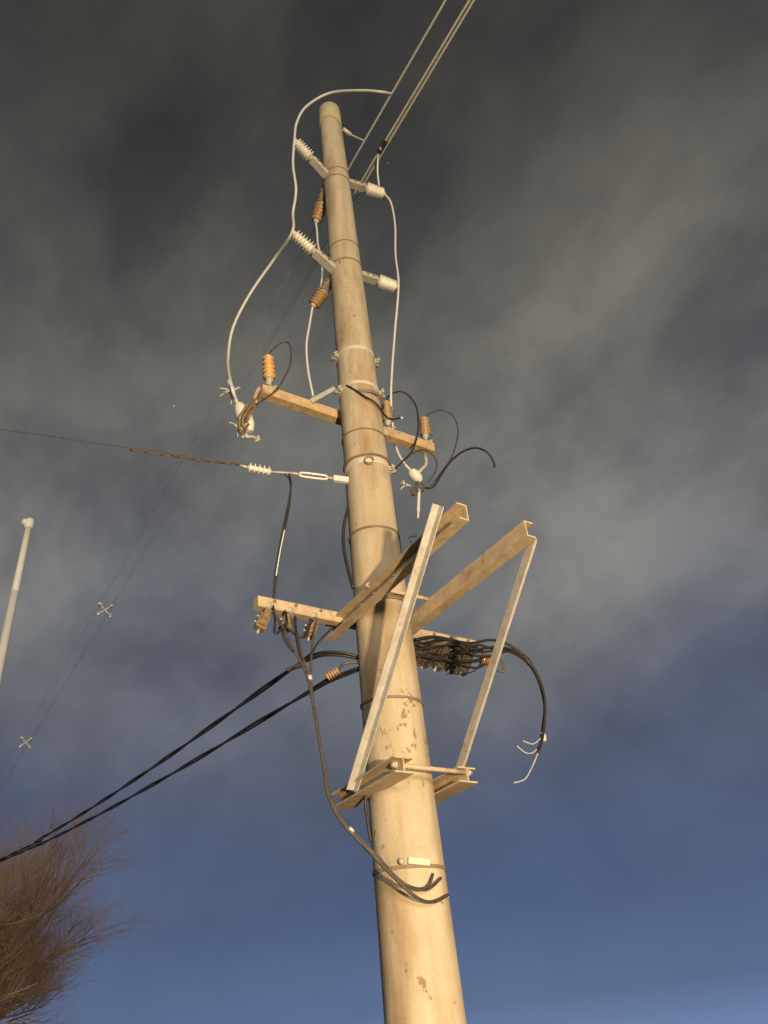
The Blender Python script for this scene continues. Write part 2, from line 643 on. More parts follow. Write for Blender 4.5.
for s, lab in ((-1, 'pale steel triangular bracket on the left flank of pole, its strut crossing the pole'),
               (1, 'pale steel triangular bracket on the right flank of pole, its strut clear against the sky')):
    base = V((s * 0.2, 0.05, 2.8))
    br = thing('platform_bracket', lab, 'bracket', base, 'transformer platform brackets on the pole')
    z = 3.845
    y0, y1 = 0.32, (-1.11 if s < 0 else -1.13)
    ch = MB().prism((s * 0.185, y0, z), (s * 0.185, y1, z), channel_outline(0.10, 0.062, 0.008, s), (1, 0, 0), (0, 0, 1))
    cho = ch.build('top_channel', M['aged'], br)
    bolts(cho, M['galv'], [((s * 0.194, yy, z + 0.01), (s, 0, 0), 0.011, 0.009) for yy in (-0.20, -0.05, 0.16, -0.42, -0.80)])
    # strut: equal angle from the stub's back to the channel's front end
    xs = s * 0.256
    pa = V((xs, 0.085, 2.80)) if s < 0 else V((xs, -0.10, 2.83))
    pb = V((xs, -0.985, 3.955)) if s < 0 else V((xs, -1.075, 3.84))
    t = (pb - pa).normalized()
    outw = V((s, 0, 0))
    nrm = t.cross(outw).normalized()
    if nrm.y > 0:
        nrm = -nrm
    th, lg = 0.006, (0.047 if s < 0 else 0.055)
    ang = [(0, 0), (lg, 0), (lg, th), (th, th), (th, lg), (0, lg)]
    st = MB()
    st.prism(pa, pb, ang, nrm, outw)
    st.build('strut', M['galv'], br)
    # I-beam stub clamped to the pole's flank
    stub = MB().prism((s * 0.215, 0.30 if s < 0 else 0.25, 2.80), (s * 0.215, -0.345 if s < 0 else -0.30, 2.80), i_outline(0.080, 0.115, 0.008), (1, 0, 0), (0, 0, 1))
    stub.build('stub_beam', M['aged'], br)
# threaded rods pulling the two brackets together
for (y, z, x0, x1, lab) in [(-0.288, 2.815, -0.25, 0.25, 'threaded steel rod tying the lower stub beams across the front of pole'),
                            (-0.205, 3.90, -0.26, 0.30, 'threaded steel rod tying the two upper channels across the front of pole')]:
    td = thing('tie_rod', lab, 'tie rod', (0, y, z), 'tie rods between the brackets')
    MB().tube([(x0, y, z), (x1, y, z)], 0.0125, 10).build('rod', M['aged'], td)
    for xx, sg in ((x0 + 0.02, -1), (x1 - 0.02, 1)):
        MB().lathe((xx - 0.008, y, z), (xx + 0.008, y, z), [(0, 0.020), (1, 0.020)], 6).build('nut', M['galv'], td)

# ------------------------------------------------------------------ crossarms
up = thing('crossarm', 'rusty brown box-section crossarm high on the pole with insulators standing on it', 'crossarm', (0, 0.2, 5.6), 'crossarms')
UZ, UY = 5.632, 0.205
MB().bar((-0.74, UY, UZ), (0.76, UY, UZ), 0.085, 0.085, (0, 1, 0)).build('beam', M['rust'], up)
MB().hoop(UZ - 0.005, pole_r(UZ) + 0.001, 0.03, 0.006).build('hoop', M['band'], up)
brc = MB()
brc.bar(at(311, 401, Y=0.155), at(335, 388, Y=0.06), 0.040, 0.006, (0, 0, 1))
brc.build('flat_brace', M['galv'], up)
bolts(up, M['galv'], [((x, UY - 0.0425, UZ + 0.012), (0, -1, 0), 0.010, 0.008) for x in (-0.70, -0.5, 0.42, 0.6, 0.71)])

lo = thing('crossarm', 'pale brown lower crossarm behind the brackets with dark clamps hanging under it', 'crossarm', (0, 0.19, 3.87), 'crossarms')
LZ, LY = 3.892, 0.215
MB().bar((-0.765, LY, LZ), (0.86, LY, LZ), 0.070, 0.072, (0, 1, 0)).build('beam', M['aged'], lo)
MB().hoop(LZ, pole_r(LZ) + 0.001, 0.03, 0.006).build('hoop', M['band'], lo)
bolts(lo, M['band'], [((x, LY - 0.035, LZ + 0.012), (0, -1, 0), 0.011, 0.009) for x in (-0.66, -0.52, -0.35, -0.22, 0.33, 0.5, 0.64, 0.78)])


# ------------------------------------------------------------------ insulators
def sheds(n, r0, r1, t0=0.0, t1=1.0, taper=0.0):
    """A ribbed profile with n skirts."""
    out = []
    for i in range(n):
        k = 1 - taper * i / max(1, n - 1)
        a = t0 + (t1 - t0) * i / n
        d = (t1 - t0) / n
        out += [(a, r0 * k), (a + d * 0.30, r0 * k), (a + d * 0.52, r1 * k), (a + d * 0.62, r1 * k), (a + d * 0.74, r0 * k)]
    out.append((t1, r0 * (1 - taper)))
    return out


POST_GROUP = 'post insulators at the top of the pole'


def post_insulator(root, tip, mat, lab, arm_mat='galv', sheds_n=7):
    root, tip = V(root), V(tip)
    t = thing('post_insulator', lab, 'insulator', root, POST_GROUP)
    ax = (tip - root)
    mid = root + ax * 0.46
    side = ax.normalized().cross(V((0, 0, 1))).normalized()
    a = MB()
    a.bar(root - ax * 0.02, mid, 0.080, 0.050, side)
    arm = a.build('bracket_arm', M[arm_mat], t)
    bolts(arm, M['band'], [(root + ax * q + side * 0.040 * k, side * k, 0.011, 0.009) for q in (0.18, 0.34) for k in (1, -1)])
    MB().lathe(mid, mid + ax * 0.05, [(0, 0.032), (1, 0.032)], 16).build('base_cap', M['galv'], t)
    MB().lathe(mid + ax * 0.05, mid + ax * 0.50, sheds(sheds_n, 0.036, 0.064, taper=0.12), 24).build('porcelain', M[mat], t)
    MB().lathe(mid + ax * 0.50, mid + ax * 0.56, [(0, 0.02), (0.2, 0.026), (0.8, 0.026), (1, 0.016)], 16).build('end_cap', M['brightband'], t)
    return mid + ax * 0.56


def root_on(z, tip, out=-0.006):
    d = V((tip[0], tip[1], 0)).normalized()
    return d * (pole_r(z) + out) + V((0, 0, z)) + lean(z)


tip = at(295, 141, Z=8.83)
L1 = post_insulator(root_on(8.60, tip), tip, 'porcelain', 'white ribbed post insulator topmost on the left side of pole')
tip = at(384, 194, Y=-0.02)
R1 = post_insulator(root_on(8.66, tip), tip, 'porcelain', 'white ribbed post insulator topmost on the right side of pole')
tip = at(293, 233, Z=7.36)
L2 = post_insulator(root_on(7.16, tip), tip, 'porcelain', 'white ribbed post insulator lower of two on left side, above the ochre one')
tip = at(396, 287, Y=-0.02)
R2 = post_insulator(root_on(7.24, tip), tip, 'porcelain', 'white ribbed post insulator lower of two on the right side of pole')
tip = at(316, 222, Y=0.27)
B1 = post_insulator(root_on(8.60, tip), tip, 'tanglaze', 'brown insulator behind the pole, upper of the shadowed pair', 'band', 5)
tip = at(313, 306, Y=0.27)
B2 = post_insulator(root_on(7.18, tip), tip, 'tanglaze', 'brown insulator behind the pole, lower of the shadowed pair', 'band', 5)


def pin_insulator(foot, top, mat, lab):
    foot, top = V(foot), V(top)
    t = thing('pin_insulator', lab, 'insulator', foot, 'pin insulators standing on the upper crossarm')
    f = MB()
    f.lathe(foot, foot.lerp(top, 0.30), [(0, 0.030), (0.16, 0.030), (0.2, 0.014), (0.75, 0.014), (0.8, 0.03), (1, 0.03)], 14)
    f.build('pin_base', M['galv'], t)
    bolts(t, M['galv'], [(foot + V((0.02, -0.02, 0.012)), (0.3, -1, 0), 0.014, 0.016), (foot + V((-0.03, -0.02, 0.03)), (-0.5, -1, 0), 0.012, 0.016)])
    MB().lathe(foot.lerp(top, 0.30), foot.lerp(top, 0.93), sheds(5, 0.030, 0.049, taper=0.12), 24).build('porcelain', M[mat], t)
    MB().lathe(foot.lerp(top, 0.93), top, [(0, 0.026), (0.5, 0.022), (1, 0.012)], 14).build('top_clamp', M['galv'], t)
    return top


I1 = pin_insulator(V((at(270, 386, Y=UY).x, UY, UZ + 0.0415)), at(268, 355, Y=UY), 'ochre', 'ochre ribbed pin insulator standing on left end of rusty crossarm')
I2 = pin_insulator(V((at(389, 432, Y=UY).x, UY, UZ + 0.0415)), at(386, 401, Y=UY), 'tanglaze', 'tan ribbed pin insulator beside the pole, on right half of rusty crossarm')
I3 = pin_insulator(V((at(427, 448, Y=UY).x, UY, UZ + 0.0415)), at(424, 417, Y=UY), 'tanglaze', 'tan ribbed pin insulator at the right tip of rusty crossarm')

# ------------------------------------------------------------------ hanging cut-outs at the two ends of the upper crossarm
def spike_tuft(c, r, n, seed):
    rnd = random.Random(seed)
    m = MB()
    for i in range(n):
        d = V((rnd.uniform(-1, 1), rnd.uniform(-1, 1), rnd.uniform(-0.8, 1))).normalized()
        m.tube([c, c + d * r * 0.5 + V((0, 0, 0.01)), c + d * r * rnd.uniform(0.7, 1)], lambda q: 0.010 * (1 - 0.55 * q), 6, n=3)
    return m


CUT_GROUP = 'hanging tension clamps on the upper crossarm ends'
c0, c1 = at(238, 403, Y=UY), at(251, 432, Y=UY)
cut = thing('hanging_clamp', 'cream porcelain clamp hanging off the left tip of rusty crossarm, loops round it', 'clamp', c0, CUT_GROUP)
MB().lathe(c0, c1, [(0, 0.016), (0.08, 0.034), (0.3, 0.052), (0.55, 0.056), (0.8, 0.046), (0.92, 0.03), (1, 0.02)], 20).build('porcelain_body', M['porcelain'], cut)
MB().tube(path_at([(259, 388, UY), (255, 397, UY - 0.03), (256, 404, UY - 0.05), (250, 414, UY - 0.05)]), 0.014, 8).build('link', M['aged'], cut)
h = MB()
h.tube(path_at([(249, 428, UY), (246, 436, UY - 0.02), (252, 437, UY - 0.02), (257, 439, UY), (259, 441, UY)]), 0.014, 8)
h.tube(path_at([(250, 430, UY), (243, 436, UY), (244, 438, UY)]), 0.012, 8)
h.tube(path_at([(258, 436, UY), (259, 440, UY), (255, 441, UY)]), 0.009, 8)
h.build('hook', M['galv'], cut)
h = MB()
h.tube(path_at([(257, 398, UY - .04), (249, 409, UY - .09), (243, 419, UY - .08), (244, 428, UY - .06), (249, 424, UY - .1)]), 0.010, 6)
h.tube(path_at([(262, 398, UY - .03), (251, 412, UY - .08), (246, 422, UY - .1)]), 0.010, 6)
h.tube(path_at([(248, 404, UY - .08), (240, 418, UY - .06), (241, 432, UY - .02), (247, 436, UY)]), 0.011, 6)
h.build('cable_loop', M['wedge'], cut)
sp = spike_tuft(at(237, 427, Y=UY), 0.085, 7, 5)
sp.build('loose_strand', M['alu'], cut)

c0, c1 = at(410, 470, Y=UY), at(421, 482, Y=UY)
cut = thing('hanging_clamp', 'grey clamp with a rod pointing down, hanging off right tip of rusty crossarm', 'clamp', c0, CUT_GROUP)
MB().lathe(c0, c1, [(0, 0.014), (0.1, 0.034), (0.4, 0.046), (0.75, 0.040), (0.92, 0.028), (1, 0.016)], 20).build('porcelain_body', M['porcelain'], cut)
MB().tube(path_at([(425, 455, UY - .02), (426, 464, UY - .04), (421, 470, UY - .03), (418, 474, UY)]), 0.014, 8).build('link', M['galv'], cut)
h = MB()
h.tube(path_at([(418, 481, UY), (415, 490, UY), (413, 495, UY)]), 0.013, 8)
h.tube(path_at([(421, 481, UY), (424, 485, UY), (422, 491, UY), (417, 492, UY)]), 0.011, 8)
h.tube(path_at([(411, 490, UY), (415, 493, UY), (419, 491, UY)]), 0.012, 8)
h.build('hook', M['clamp'], cut)
MB().tube(path_at([(419, 490, UY), (418.5, 504, UY), (418, 518, UY)]), lambda q: 0.013 if q < 0.8 else 0.009, 8).build('rod', M['paleskin'], cut)
sp = spike_tuft(at(405, 486, Y=UY), 0.055, 6, 8)
sp.build('loose_strand', M['alu'], cut)

ct = at(232, 392, Y=UY)
t = thing('jumper_clamp', 'small silver clamp with splayed prongs where the left jumper meets the cream clamp', 'clamp', ct)
spike_tuft(ct, 0.10, 9, 14).build('prong', M['alu'], t)
MB().tube([ct + V((0, 0, 0.05)), ct, at(236, 402, Y=UY)], 0.018, 8).build('clamp_body', M['galv'], t)


# ------------------------------------------------------------------ wires and cables
def wire(name, pts, r, mat, lab, cat, group=None, seg=8, n=10):
    pts = [V(p) for p in pts]
    o = MB().tube(pts, r, seg, n=n).build(name, M[mat], None, pts[0])
    return tag(o, lab, cat, group)


PW = [(0.30, 9.45, 'single power line nearest the pole top, touched by the top bracket', 0.0115),
      (0.40, 9.19, 'first of two adjoining power lines passing right of the pole top', 0.0115),
      (0.432, 9.18, 'outer of two adjoining power lines, the one farthest from the pole top', 0.0115)]
lines = []
for x, z, lab, r in PW:
    pts = [(x, -26, z + 0.9)]
    pts += [(x, y, z + 0.0009 * y * y - 0.055 * max(0.0, y) - (0.035 * y if y < 0 else 0)) for y in (-14, -7, -3, -1.2, 0, 1.2, 3, 6, 10, 16, 24, 40)]
    k0 = 5 / (len(pts) - 1)
    wire('power_line', pts, (lambda t, k0=k0: r if t < k0 else max(0.0027, r - (t - k0) * 0.10)), 'alu', lab, 'power line', 'power lines over the pole top', n=6)


def line_at(i, y):
    x, z = PW[i][0], PW[i][1]
    return V((x, y, z + 0.0009 * y * y - 0.055 * max(0.0, y) - (0.035 * y if y < 0 else 0)))


# spacers far along the line
for y, lab in ((9.5, 'nearer pale cross-shaped spacer on power lines, level with the lower crossarm'),
               (16.0, 'farther pale cross-shaped spacer on the power lines above the bare tree')):
    c = (line_at(0, y) + line_at(1, y) + line_at(2, y)) / 3
    t = thing('line_spacer', lab, 'spacer', c, 'spacers on the distant power lines')
    m = MB()
    for k in range(4):
        a = math.radians(45 + 90 * k)
        d = V((math.cos(a), 0, math.sin(a)))
        m.tube([c, c + d * 0.15], 0.014, 6)
        m.tube([c + d * 0.12 + V((0, -0.05, 0)), c + d * 0.14, c + d * 0.12 + V((0, 0.05, 0))], 0.020, 6)
    m.build('arm', M['paleskin'], t)
    for k in range(4):
        m = MB()
        a = math.radians(45 + 90 * k)
        m.ball(c + V((math.cos(a), 0, math.sin(a))) * 0.15, 0.032, 8)
        m.build('wire_grip', M['porcelain'], t)

# top side bracket holding the first line
t = thing('top_bracket', 'short pale bracket with clip reaching from the pole top to power line', 'bracket', at(345, 132, Y=-0.02))
ra, rb = at(343, 129, Y=0.0), at(351, 135, Y=0.0)
MB().tube([ra, rb], 0.022, 10).build('stub_arm', M['brightband'], t)
MB().tube([rb, rb.lerp(line_at(0, -0.08), 0.5), line_at(0, -0.08)], 0.010, 8).build('clip', M['galv'], t)
t = thing('tap_connector', 'small black tap connector on the adjoining power lines beside pole top', 'connector', line_at(1, -0.25))
MB().bar(line_at(1, -0.30) + V((.0, 0, 0)), line_at(1, -0.16) + V((.0, 0, 0)), 0.05, 0.05).build('connector_body', M['dark'], t)
MB().bolt(line_at(1, -0.22) + V((-.02, 0, -0.03)), (0, 0, -1), 0.014, 0.02).build('bolt', M['galv'], t)

JG = 'pale jumper cables down the pole'
up_pt = line_at(0, -0.62)
pl_ = [up_pt, at(382, 92, X=0.16), at(360, 90.5, X=0.0), at(330, 93, X=-0.2), at(307, 106, X=-0.40), at(297, 122, X=-0.48), L1,
       at(293, 165, X=-0.52), at(296, 190, X=-0.5), at(293, 213, X=-0.48), L2, at(275, 258, X=-0.56), at(250, 294, X=-0.66), at(233, 328, X=-0.75), at(228, 360, X=-0.8), at(231, 384, Y=0.18), at(237, 403, Y=UY)]
wire('jumper_cable', pl_, 0.0125, 'paleskin', 'long pale jumper cable looping over pole top and down the left insulators', 'jumper cable', JG)
pr_ = [line_at(1, -0.2) + V((0.02, 0, -0.02)), at(379, 150, X=0.40), at(377.5, 170, X=0.42), at(379, 186, Y=0.0)]
wire('jumper_cable', pr_, 0.010, 'paleskin', 'short pale jumper dropping from black connector to the top right insulator', 'jumper cable', JG)
pr_ = [R1, at(391, 203, Y=0.0), at(395, 225, Y=0.0), at(395.5, 255, Y=-0.0), R2 + V((0.0, -0.03, 0)), at(395, 330, Y=0.05), at(392, 370, Y=0.12), at(391, 400, Y=0.16),
       at(393, 428, Y=0.30), at(397, 450, Y=0.26), at(404, 463, Y=0.22), at(411, 471, Y=UY)]
wire('jumper_cable', pr_, 0.0105, 'paleskin', 'long pale jumper running down the right side past both white insulators', 'jumper cable', JG)
pb_ = [B1, at(317, 231, Y=0.28), at(318, 245, Y=0.28), at(322, 262, Y=0.28), at(321, 285, Y=0.28), B2]
wire('jumper_cable', pb_, 0.009, 'paleskin', 'thin pale jumper linking the two brown insulators behind pole', 'jumper cable', JG)
pb_ = [B2, at(310, 322, Y=0.27), at(306.5, 345, Y=0.26), at(308, 370, Y=0.25), at(313, 396, Y=0.22)]
wire('jumper_cable', pb_, 0.010, 'paleskin', 'pale jumper dropping from lower brown insulator to the crossarm brace', 'jumper cable', JG)

BG = 'thin black leads around the upper crossarm'
wire('lead_wire', [I1] + path_at([(272, 350, .2), (279, 344, .17), (287, 342, .14), (291, 349, .12), (290, 365, .12), (284, 378, .14), (277, 389, .15), (266, 398, .15), (256, 404, .12)]), 0.0065, 'dusty',
     'thin black lead looping from ochre insulator down across the left crossarm end', 'lead wire', BG)
wire('lead_wire', [I2] + path_at([(390, 395, .2), (401, 391.5, .18), (411, 398, .15), (417, 410, .13), (418, 430, .12), (414, 447, .13), (408, 456, .14), (396, 468, .16)]), 0.007, 'black',
     'thin black lead looping from tan insulator beside pole over the right crossarm', 'lead wire', BG)
wire('lead_wire', [I3] + path_at([(431, 413, .2), (442, 410, .18), (453, 416, .15), (458, 430, .14), (455, 448, .14), (449, 462, .15), (440, 474, .16), (431, 486, .18), (427, 488, .2)]), 0.006, 'dusty',
     'thin black lead arching from the rightmost tan insulator down to the clamp rod', 'lead wire', BG)
wire('lead_wire', path_at([(425, 488, .2), (433, 487, .16), (441, 475, .14), (451, 461, .12), (464, 451, .1), (477, 448, .1), (488, 453, .1), (494, 463, .1), (494, 467, .1)]), 0.0085, 'black',
     'black lead arching free to the right of crossarm with its pale end hooked over', 'lead wire', BG)
wire('lead_wire', path_at([(402, 462, .16), (413, 453, .13), (424, 450, .12), (433, 455, .12), (437, 464, .13), (434, 474, .16), (428, 482, .2)]), 0.007, 'dusty',
     'short black lead curling round the grey clamp under right crossarm tip', 'lead wire', BG)
a_ = around(5.72, 195, 0.02)
wire('lead_wire', [a_, around(5.66, 212, 0.012), around(5.56, 240, 0.012), around(5.50, 268, 0.016), at(388, 418, Y=-0.11), at(401, 418, Y=-0.12)], 0.0075, 'black',
     'black lead drooping across the pole face above the rusty crossarm', 'lead wire', BG)
tagc = MB().tube(path_at([(400.5, 418, -0.12), (402.5, 418, -0.12)]), 0.010, 8).build('wire_tip', M['porcelain'], None, at(401, 418, Y=-0.12))
tag(tagc, 'tiny white end cap on black lead crossing the pole face', 'end cap')

SG = 'black cables running down the sides of the pole'
wire('side_cable', path_at([(386, 470, -0.06), (391, 490, -0.02), (394.5, 512, 0.0), (398, 535, 0.02), (401, 556, 0.03), (404, 572, 0.05)]), 0.010, 'black',
     'black cable hugging the right edge of pole above the brackets', 'cable', SG)
wire('side_cable', path_at([(348, 508, 0.05), (344, 525, 0.06), (343.5, 545, 0.06), (347, 565, 0.04), (353, 588, 0.0)]), 0.011, 'black',
     'black cable bowing out from the left edge of pole above the brackets', 'cable', SG)
wire('side_cable', path_at([(366, 790, .03), (365.5, 806, .05), (368, 825, .05), (371, 842, .05)]), 0.008, 'black',
     'short black cable on the left edge of pole below the stub beam', 'cable', SG)
wire('side_cable', path_at([(404, 556, .1), (412, 545, .12), (409, 538, .12), (416, 536, .14)]), 0.006, 'dusty',
     'curled thin wire end beside the pole behind the left bracket channel', 'cable', SG)

# ------------------------------------------------------------------ aerial bundle dead-ended to the left of the pole
fa, fb = at(345.5, 480, Y=0.0), at(290, 473, Y=0.12)
t = thing('turnbuckle', 'pale steel turnbuckle joining the left aerial cable to its pole band', 'turnbuckle', fa)
p1, p2, p3 = fa.lerp(fb, 0.22), fa.lerp(fb, 0.34), fa.lerp(fb, 0.82)
sd = (fb - fa).normalized().cross(V((0, 1, 0))).normalized()
MB().bar(fa + (fa - fb) * 0.05, p1, 0.045, 0.03, sd).build('fork', M['porcelain'], t)
m = MB()
for s in (-1, 1):
    m.tube([p2, p2.lerp(p3, 0.08) + sd * 0.016 * s, p2.lerp(p3, 0.92) + sd * 0.016 * s, p3], 0.008, 8, n=4)
m.build('body', M['porcelain'], t)
MB().tube([p1, p2], 0.010, 8).build('bolt', M['galv'], t)
MB().tube([p3, fb], 0.010, 8).build('eye_rod', M['galv'], t)
ia, ib = at(271, 472, Y=0.17), at(248, 467.5, Y=0.22)
t = thing('strain_insulator', 'small cream ribbed strain insulator strung on the left aerial cable', 'insulator', ia)
MB().lathe(ia, ib, sheds(5, 0.018, 0.038), 18).build('porcelain', M['porcelain'], t)
MB().tube([fb, ia], 0.008, 8).build('rear_link', M['galv'], t)
MB().tube([ib, at(240, 465.5, Y=0.24)], 0.010, 8).build('front_link', M['galv'], t)
m = MB()
ab = path_at([(252, 466, .22), (236, 464, .25), (205, 460.5, .32), (170, 455.5, .38), (130, 449.5, .45)])
m.twist(ab, 0.0055, 4, 2)
o = m.build('aerial_cable', M['clamp'], None, ab[0])
tag(o, 'dark twisted aerial cable running left from the strain insulator', 'aerial cable')
ab = path_at([(240, 465, .24), (205, 459.5, .33), (170, 453.5, .40), (125, 447, .48), (92, 442.5, .54), (60, 437.5, .6), (-40, 424, .8), (-260, 396, 1.3)])
wire('stay_wire', ab, 0.0032, 'dusty', 'thin dark stay wire stretching to the left edge above the white lamp post', 'wire')

# drop from the turnbuckle to the lower crossarm
m = MB()
dp = path_at([(289, 474, .12), (291, 483, .10), (289, 500, .10), (284, 524, .12), (278, 556, .15), (275, 574, .17), (273, 603, .19)])
m.tube(dp, 0.0062, 8)
dp2 = path_at([(284, 474, .13), (290, 481, .12), (290, 500, .11), (286, 524, .12), (281, 548, .14), (277, 572, .17), (274, 603, .20)])
m.tube(dp2, 0.0055, 8)
o = m.build('drop_cable', M['black'], None, dp[0])
tag(o, 'pair of black drop cables hanging from turnbuckle to the left lower crossarm', 'cable')
m = MB()
dp3 = path_at([(284.5, 530, .10), (280, 552, .12), (276, 576, .15)])
m.tube(dp3, 0.0045, 8)
tag(m.build('drop_cable', M['paleskin'], None, dp3[0]), 'thin pale strand lying along the black drop cables above the lower crossarm', 'cable')

# ------------------------------------------------------------------ tension clamps under the lower crossarm
TG = 'wedge clamps hanging under the lower crossarm'


def wedge_clamp(top, bottom, mat, lab, k=1.0):
    top, bottom = V(top), V(bottom)
    t = thing('wedge_clamp', lab, 'clamp', top, TG)
    ax = bottom - top
    n = ax.normalized()
    u, w = frame_of(n)
    b = MB()
    ol = [(x * k, y * k) for x, y in ((-0.030, -0.018), (0.030, -0.018), (0.034, 0.0), (0.030, 0.018), (-0.030, 0.018), (-0.034, 0.0))]
    b.prism(top + ax * 0.22, top + ax * 0.92, ol, u, w)
    b.prism(top + ax * 0.40, top + ax * 1.0, [(x * 0.6, y * 1.6) for x, y in ol], u, w)
    b.build('body', M[mat], t)
    m = MB()
    m.tube([top + u * 0.018, top + ax * 0.24 + u * 0.018], 0.008, 6)
    m.tube([top - u * 0.018, top + ax * 0.24 - u * 0.018], 0.008, 6)
    m.lathe(top - V((0, 0, 0.012)), top + V((0, 0, 0.02)), [(0, 0.024), (1, 0.024)], 12)
    m.build('shackle', M['galv'], t)
    bolts(t, M['galv'], [(top + ax * q + w * 0.018, w, 0.010, 0.014) for q in (0.55, 0.80)])
    MB().tube([bottom, bottom + ax * 0.18], 0.008, 6).build('tail_wire', M['galv'], t)


for q, (x0, y0, x1, y1, mt, lab) in enumerate([
        (269, 607, 259, 629, 'wedge', 'brown wedge clamp at the left tip under the lower crossarm'),
        (290, 612, 284, 630, 'wedge', 'brown wedge clamp, second from the left under the lower crossarm'),
        (314, 617, 309, 637, 'wedge', 'brown wedge clamp under the lower crossarm, nearest the left bracket channel'),
        (421, 641, 411, 663, 'clamp', 'dark wedge clamp touching right edge of pole, first of the dark row under lower crossarm'),
        (434, 642, 423, 664, 'clamp', 'dark wedge clamp right of pole, second of the dark row under lower crossarm'),
        (446, 644, 436, 667, 'clamp', 'dark wedge clamp right of pole, third of the dark row under lower crossarm'),
        (458, 646, 449, 670, 'clamp', 'dark wedge clamp right of pole, fourth of the dark row under lower crossarm'),
        (470, 649, 461, 672, 'clamp', 'dark wedge clamp last of the dark row, against the right bracket strut')]):
    wedge_clamp(at(x0, y0, Y=LY - 0.02), at(x1, y1, Y=LY - 0.03), mt, lab, 1.35 if mt == 'clamp' else 1.1)

sp_c = at(489, 661, Y=0.12)
t = thing('spool_insulator', 'dark round spool insulator among cables right of the bracket strut', 'insulator', sp_c)
ax = (at(498, 664, Y=0.1) - at(480, 660, Y=0.14))
MB().lathe(sp_c - ax * 0.5, sp_c + ax * 0.45, [(0, 0.025), (0.1, 0.045), (0.25, 0.045), (0.4, 0.028), (0.6, 0.028), (0.75, 0.048), (0.9, 0.048), (1, 0.03)], 18).build('spool', M['brownglaze'], t)
m = MB()
m.tube([sp_c + ax * 0.4 + V((0, 0, .05)), sp_c + ax * 0.75 + V((0, 0, .03)), sp_c + ax * 0.75 - V((0, 0, .05)), sp_c + ax * 0.4 - V((0, 0, .06))], 0.009, 8)
m.build('clevis', M['clamp'], t)

RC = 'black service cables tangled under the right lower crossarm'
rnd = random.Random(3)
right_paths = [
    ([(410, 646, .10), (425, 643, .12), (445, 640, .12), (470, 643, .12), (490, 640, .10), (505, 643, .08), (520, 652, .06), (533, 667, .04), (541, 684, .03), (545, 705, .02), (543, 735, .02), (538, 753, .02)], 0.0095,
     'long black cable drooping right from lower crossarm, ending in a low hook'),
    ([(412, 650, .08), (430, 648, .1), (452, 645, .1), (475, 649, .08), (500, 647, .06), (518, 653, .05), (531, 666, .05), (540, 685, .04), (544.5, 706, .04), (543, 725, .04), (541, 738, .03)], 0.009,
     'long black cable drooping right, its end curled at middle height'),
    ([(414, 656, .12), (436, 657, .10), (458, 653, .09), (480, 652, .1), (505, 651, .07), (520, 657, .06), (533, 670, .06), (542, 692, .05), (545, 715, .05), (541, 742, .04), (537, 750, .03)], 0.008,
     'long dusty cable drooping right, its end curled just above the low hook'),
    ([(408, 640, .15), (424, 646, .10), (440, 639, .10), (458, 645, .10), (474, 655, .10), (490, 656, .08), (508, 651, .07), (522, 654, .06), (532, 664, .05)], 0.009,
     'black cable weaving through the dark clamps toward the drooping bundle'),
    ([(411, 662, .10), (428, 653, .08), (444, 655, .10), (462, 650, .08), (478, 645, .08), (494, 649, .08), (510, 649, .06), (524, 656, .05)], 0.008,
     'black cable crossing low under the dark clamps right of pole'),
    ([(416, 640, .14), (432, 637, .12), (450, 640, .12), (468, 645, .12), (482, 651, .12)], 0.012,
     'thick black cable lying along the crossarm just above the dark clamps'),
    ([(412, 654, .12), (426, 657, .12), (442, 660, .12), (458, 661, .12), (474, 661, .12), (486, 658, .12)], 0.012,
     'thick black cable threaded through the dark clamps toward the spool'),
    ([(414, 664, .12), (424, 665, .1), (438, 658, .1), (452, 662, .1), (462, 665, .1), (476, 668, .1), (486, 664, .1)], 0.007,
     'thin black cable sagging beneath the dark clamps to the spool'),
    ([(448, 673, .1), (462, 674, .1), (474, 671, .1), (480, 664, .12), (484, 655, .12), (480, 648, .12)], 0.004,
     'fine wire sagging below the dark clamps just left of the strut'),
]
for pts, r, lab in right_paths:
    wire('service_cable', path_at(pts), r, 'black', lab, 'cable', RC)
ends = MB()
for pts in ([(541, 738, .03), (533, 744, .02), (523, 741, .02)], [(537, 749, .03), (532, 753, .03), (525, 752.5, .025), (517, 746, .02)], [(538, 753, .02), (532, 767, .02), (525, 779, .02), (514, 783, .02)]):
    pp = path_at(pts)
    o = MB().tube(pp, 0.0044, 8).build('bare_wire_end', M['alu'], None, pp[0])
    tag(o, 'bare silver wire end %s of the drooping right cables' % {741: 'topmost of three curling', 746: 'middle of three curling', 783: 'lowest of three curling'}[pts[-1][1]], 'wire end', 'bare cable ends')
tp = at(543.5, 737, Y=0.03)
o = MB().lathe(tp + V((0, 0, 0.03)), tp - V((0, 0, 0.03)), [(0, 0.014), (0.5, 0.019), (1, 0.012)], 10).build('cable_tape', M['paleskin'], None, tp)
tag(o, 'grey tape wrapped where the drooping right cables split', 'tape')

